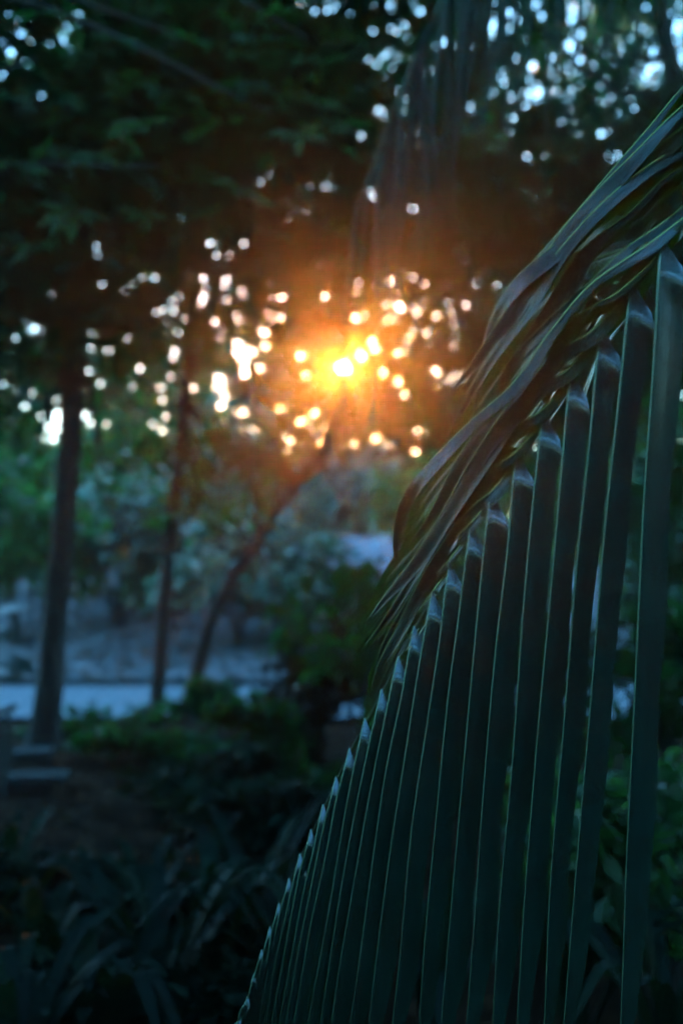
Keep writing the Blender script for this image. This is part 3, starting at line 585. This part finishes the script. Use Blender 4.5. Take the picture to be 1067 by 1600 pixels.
for k, (px, py, d, rx, rz, n, s, m, lab) in enumerate(DK): shrub('shrub', px, py, d, rx, rz, n, s, M[m], lab, 600+k, 'dark shrubs on the near side of the road')

# ------------------------------------------------------------------ strap-leaved plants on the dark forest floor
def strap(px, py, d, n, L, w, label, seed, m='leaf_dark', up=1.0, name='strap_leaf_plant'):
    c = G0(px, py, d); rgk = np.random.default_rng(seed); t = thing(name, tuple(c), label, 'plant', 'strap-leaved plants of the forest floor'); b = Batch()
    for k in range(n):
        a = rgk.uniform(0, 6.283); ll = L*rgk.uniform(.6, 1.15); o = np.array([math.cos(a), math.sin(a), 0]); sp = rgk.uniform(.15, .75)
        mids = spline([c + o*.02, c + o*ll*sp*.35 + np.array([0, 0, ll*.45*up]), c + o*ll*sp*.8 + np.array([0, 0, ll*.72*up]), c + o*ll*sp*1.25 + np.array([0, 0, ll*(.95-.75*sp)*up])], 12)
        s = np.cross(o, [0, 0, 1.]); u = np.linspace(0, 1, 12); ww = w*rgk.uniform(.7, 1.2)*np.sin(np.pi*(.12+.88*u))**.6*(u < 2); ww[-1] = .001
        upv = np.array([0, 0, 1.])*.3*ww[:, None]
        G = np.stack([mids - s*ww[:, None] + upv, mids, mids + s*ww[:, None] + upv], 1).reshape(-1, 3)
        i = np.arange(11)[:, None]*3 + np.arange(2)[None]; b.add(G, np.stack([i, i+1, i+4, i+3], -1).reshape(-1, 4))
    b.build('foliage', M[m], t)
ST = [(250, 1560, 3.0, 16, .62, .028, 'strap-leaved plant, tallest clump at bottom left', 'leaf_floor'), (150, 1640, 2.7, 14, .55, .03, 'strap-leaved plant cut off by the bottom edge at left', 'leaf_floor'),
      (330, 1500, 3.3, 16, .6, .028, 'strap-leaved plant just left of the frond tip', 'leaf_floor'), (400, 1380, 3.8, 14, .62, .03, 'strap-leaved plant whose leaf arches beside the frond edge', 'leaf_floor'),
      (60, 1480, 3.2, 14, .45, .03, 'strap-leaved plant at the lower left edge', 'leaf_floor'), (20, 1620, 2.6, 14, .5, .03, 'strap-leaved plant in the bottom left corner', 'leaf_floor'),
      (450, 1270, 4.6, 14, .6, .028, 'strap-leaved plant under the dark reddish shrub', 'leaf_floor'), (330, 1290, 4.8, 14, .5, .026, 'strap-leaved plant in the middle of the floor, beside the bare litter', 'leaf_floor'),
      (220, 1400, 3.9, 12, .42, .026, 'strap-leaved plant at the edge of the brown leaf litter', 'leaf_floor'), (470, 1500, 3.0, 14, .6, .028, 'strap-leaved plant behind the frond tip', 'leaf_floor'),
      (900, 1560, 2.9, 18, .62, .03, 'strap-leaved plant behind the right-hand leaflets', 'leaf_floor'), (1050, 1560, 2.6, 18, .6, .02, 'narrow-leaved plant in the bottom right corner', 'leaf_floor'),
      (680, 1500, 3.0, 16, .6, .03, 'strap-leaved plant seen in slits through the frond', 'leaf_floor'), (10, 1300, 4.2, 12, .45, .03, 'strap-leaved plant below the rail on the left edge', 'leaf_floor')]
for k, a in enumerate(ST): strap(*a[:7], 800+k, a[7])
# broad leaves at the left edge
c = G0(-30, 1260, 5.2); t = thing('broadleaf_plant', tuple(c), 'plant with broad bluish leaves in tiers at the left edge', 'plant'); b = Batch()
b.tube(spline([c, P(-20, 1100, 5.2), P(-15, 950, 5.2)], 10), .016, 8); b.build('stem', M['stem'], t)
for (x0, y0, x1, y1, w) in ((-20, 965, 48, 950, 13), (-20, 985, 30, 1002, 14), (-20, 1030, 58, 1050, 18), (-20, 1055, 40, 1062, 14), (-20, 1000, -90, 1010, 20), (-20, 940, -80, 930, 20)):
    m0, m1 = P(x0, y0, 5.2), P(x1, y1, 5.0); mids = spline([m0, (m0+m1)/2 + np.array([0, 0, .02]), m1], 12); u = np.linspace(0, 1, 12); ww = (w/F*5*1.4)*np.sin(np.pi*(.08+.92*u))**.7; ww[-1] = .001
    s = np.array([0, -.9, -.42]); G = np.stack([mids - s*ww[:, None], mids - np.array([0, 0, .004]), mids + s*ww[:, None]], 1).reshape(-1, 3); i = np.arange(11)[:, None]*3 + np.arange(2)[None]
    lb = Batch(); lb.add(G, np.stack([i, i+1, i+4, i+3], -1).reshape(-1, 4)); lb.build('leaf', M['leaf_glossy'], t)
# dark metal rail and two pale steps by the left edge
c = G0(8, 1225, 6.3); t = thing('handrail', tuple(c), 'dark metal handrail on a thin post at the left edge', 'handrail')
b = Batch(); b.box((c[0], c[1], .22), (.035, .035, .46)); b.build('post', M['metal'], t, False)
b = Batch(); b.tube([P(-60, 1138, 6.0), P(24, 1104, 6.35)], .022, 10); b.tube([P(-60, 1152, 6.0), P(20, 1115, 6.35)], .01, 8); b.build('rail', M['metal'], t)
for x, y, wd, lab in ((52, 1190, .27, 'upper pale stone step at the foot of the thickest trunk'), (58, 1228, .40, 'lower pale stone step nearer than its twin')):
    c = G0(x, y, 7.4 if y < 1200 else 6.5); b = Batch(); b.box((c[0], c[1], .07), (wd, .24, .04), .16); b.box((c[0], c[1], .024), (wd-.08, .17, .05), .16)
    o = b.build('stone_step', M['stone'], smooth=False); tag(o, lab, 'step', 'stone steps')

# ------------------------------------------------------------------ huts behind the clearing
def hut(px, py, d, w, dep, hw, hr, label, rz):
    c = P(px, py, d); z0 = float(gz(c[0], c[1])); t = thing('hut', (c[0], c[1], z0), label, 'hut'); cr, sr = math.cos(rz), math.sin(rz)
    def X(x, y, z): return (c[0] + x*cr - y*sr, c[1] + x*sr + y*cr, z0 + z)
    b = Batch()
    for sx, sy, lx, ly in ((0, -1, w, .1), (0, 1, w, .1)): b.box(X(0, sy*dep/2, hw/2), (lx, ly, hw), rz)
    for sx in (-1, 1): b.box(X(sx*(w/2-.05), 0, hw/2), (.1, dep-.21, hw), rz)
    b.build('wall', M['wood'], t, False)
    b = Batch(); b.box(X(w*.15, -dep/2-.06, hw*.42), (w*.28, .03, hw*.8), rz); b.build('door', M['wood'], t, False)
    b = Batch()
    for sy in (-1, 1):
        e = [X(-w/2-.3, sy*(dep/2+.35), hw-.1), X(w/2+.3, sy*(dep/2+.35), hw-.1), X(w/2+.3, 0, hw+hr), X(-w/2-.3, 0, hw+hr)]
        e = np.array(e); dn = np.array([0, 0, -.05]); b.add(np.vstack([e, e+dn]), [[0, 1, 2, 3], [7, 6, 5, 4], [0, 4, 5, 1], [1, 5, 6, 2], [2, 6, 7, 3], [3, 7, 4, 0]])
    b.build('roof', M['roof'], t, False)
hut(478, 860, 21, 1.5, 1.6, .75, .42, 'brown hut with pale roof half hidden by shrubs in the middle distance', .1)
hut(600, 868, 19, 1.05, 1.3, .55, .55, 'small hut whose pale roof shows as a light wedge beside the frond', -.5)

# ------------------------------------------------------------------ leaf litter
rg = np.random.default_rng(21)
n = 9000; c = np.stack([rg.uniform(-6, 5, n), rg.uniform(1.5, 9.4, n), rg.uniform(.01, .03, n)], 1); L = rg.uniform(.04, .1, n); a = rg.uniform(0, 6.28, n)
ax = np.stack([np.cos(a), np.sin(a), rg.normal(0, .15, n)], 1); ax = norm(ax); nr = rg.normal(0, .3, (n, 3)) + [0, 0, 1]; nr = norm(nr - ax*(ax*nr).sum(1)[:, None])
tag(link('leaf_litter', leaf_mesh('leaf_litter', shape_leaves(c, L, L*.25, ax, nr)), M['litter']), 'fallen brown leaves covering the forest floor', 'leaf litter', kind='stuff')
n = 9000; c = np.stack([rg.uniform(-9, 9, n), rg.uniform(12.7, 20, n), np.zeros(n)], 1); c[:, 2] = gz(c[:, 0], c[:, 1]) + .02; L = rg.uniform(.06, .16, n); a = rg.uniform(0, 6.28, n)
ax = norm(np.stack([np.cos(a), np.sin(a), rg.normal(.1, .3, n)], 1)); nr = rg.normal(0, .4, (n, 3)) + [0, 0, 1]; nr = norm(nr - ax*(ax*nr).sum(1)[:, None])
tag(link('leaf_litter', leaf_mesh('leaf_litter', shape_leaves(c, L, L*.25, ax, nr)), M['litter']), 'fallen leaves scattered over the grey bank behind the road', 'leaf litter', kind='stuff')

# ------------------------------------------------------------------ thin volume added to scatter an orange glare round the sun
GLARE_DENSITY = .0037
hm = bpy.data.materials.new('glare_volume'); hm.use_nodes = True; n = hm.node_tree; n.nodes.clear(); ho = n.nodes.new('ShaderNodeOutputMaterial')
pv = n.nodes.new('ShaderNodeVolumePrincipled'); pv.inputs['Density'].default_value = GLARE_DENSITY; pv.inputs['Anisotropy'].default_value = .91
pv.inputs['Color'].default_value = (.95, .95, .95, 1); n.links.new(pv.outputs[0], ho.inputs['Volume'])
b = Batch(); b.box((0, 70, 10.), (250, 262, 24)); tag(b.build('glare_volume', hm, smooth=False), 'thin scattering volume added to give the sun its orange glare', 'glare_volume', kind='stuff')
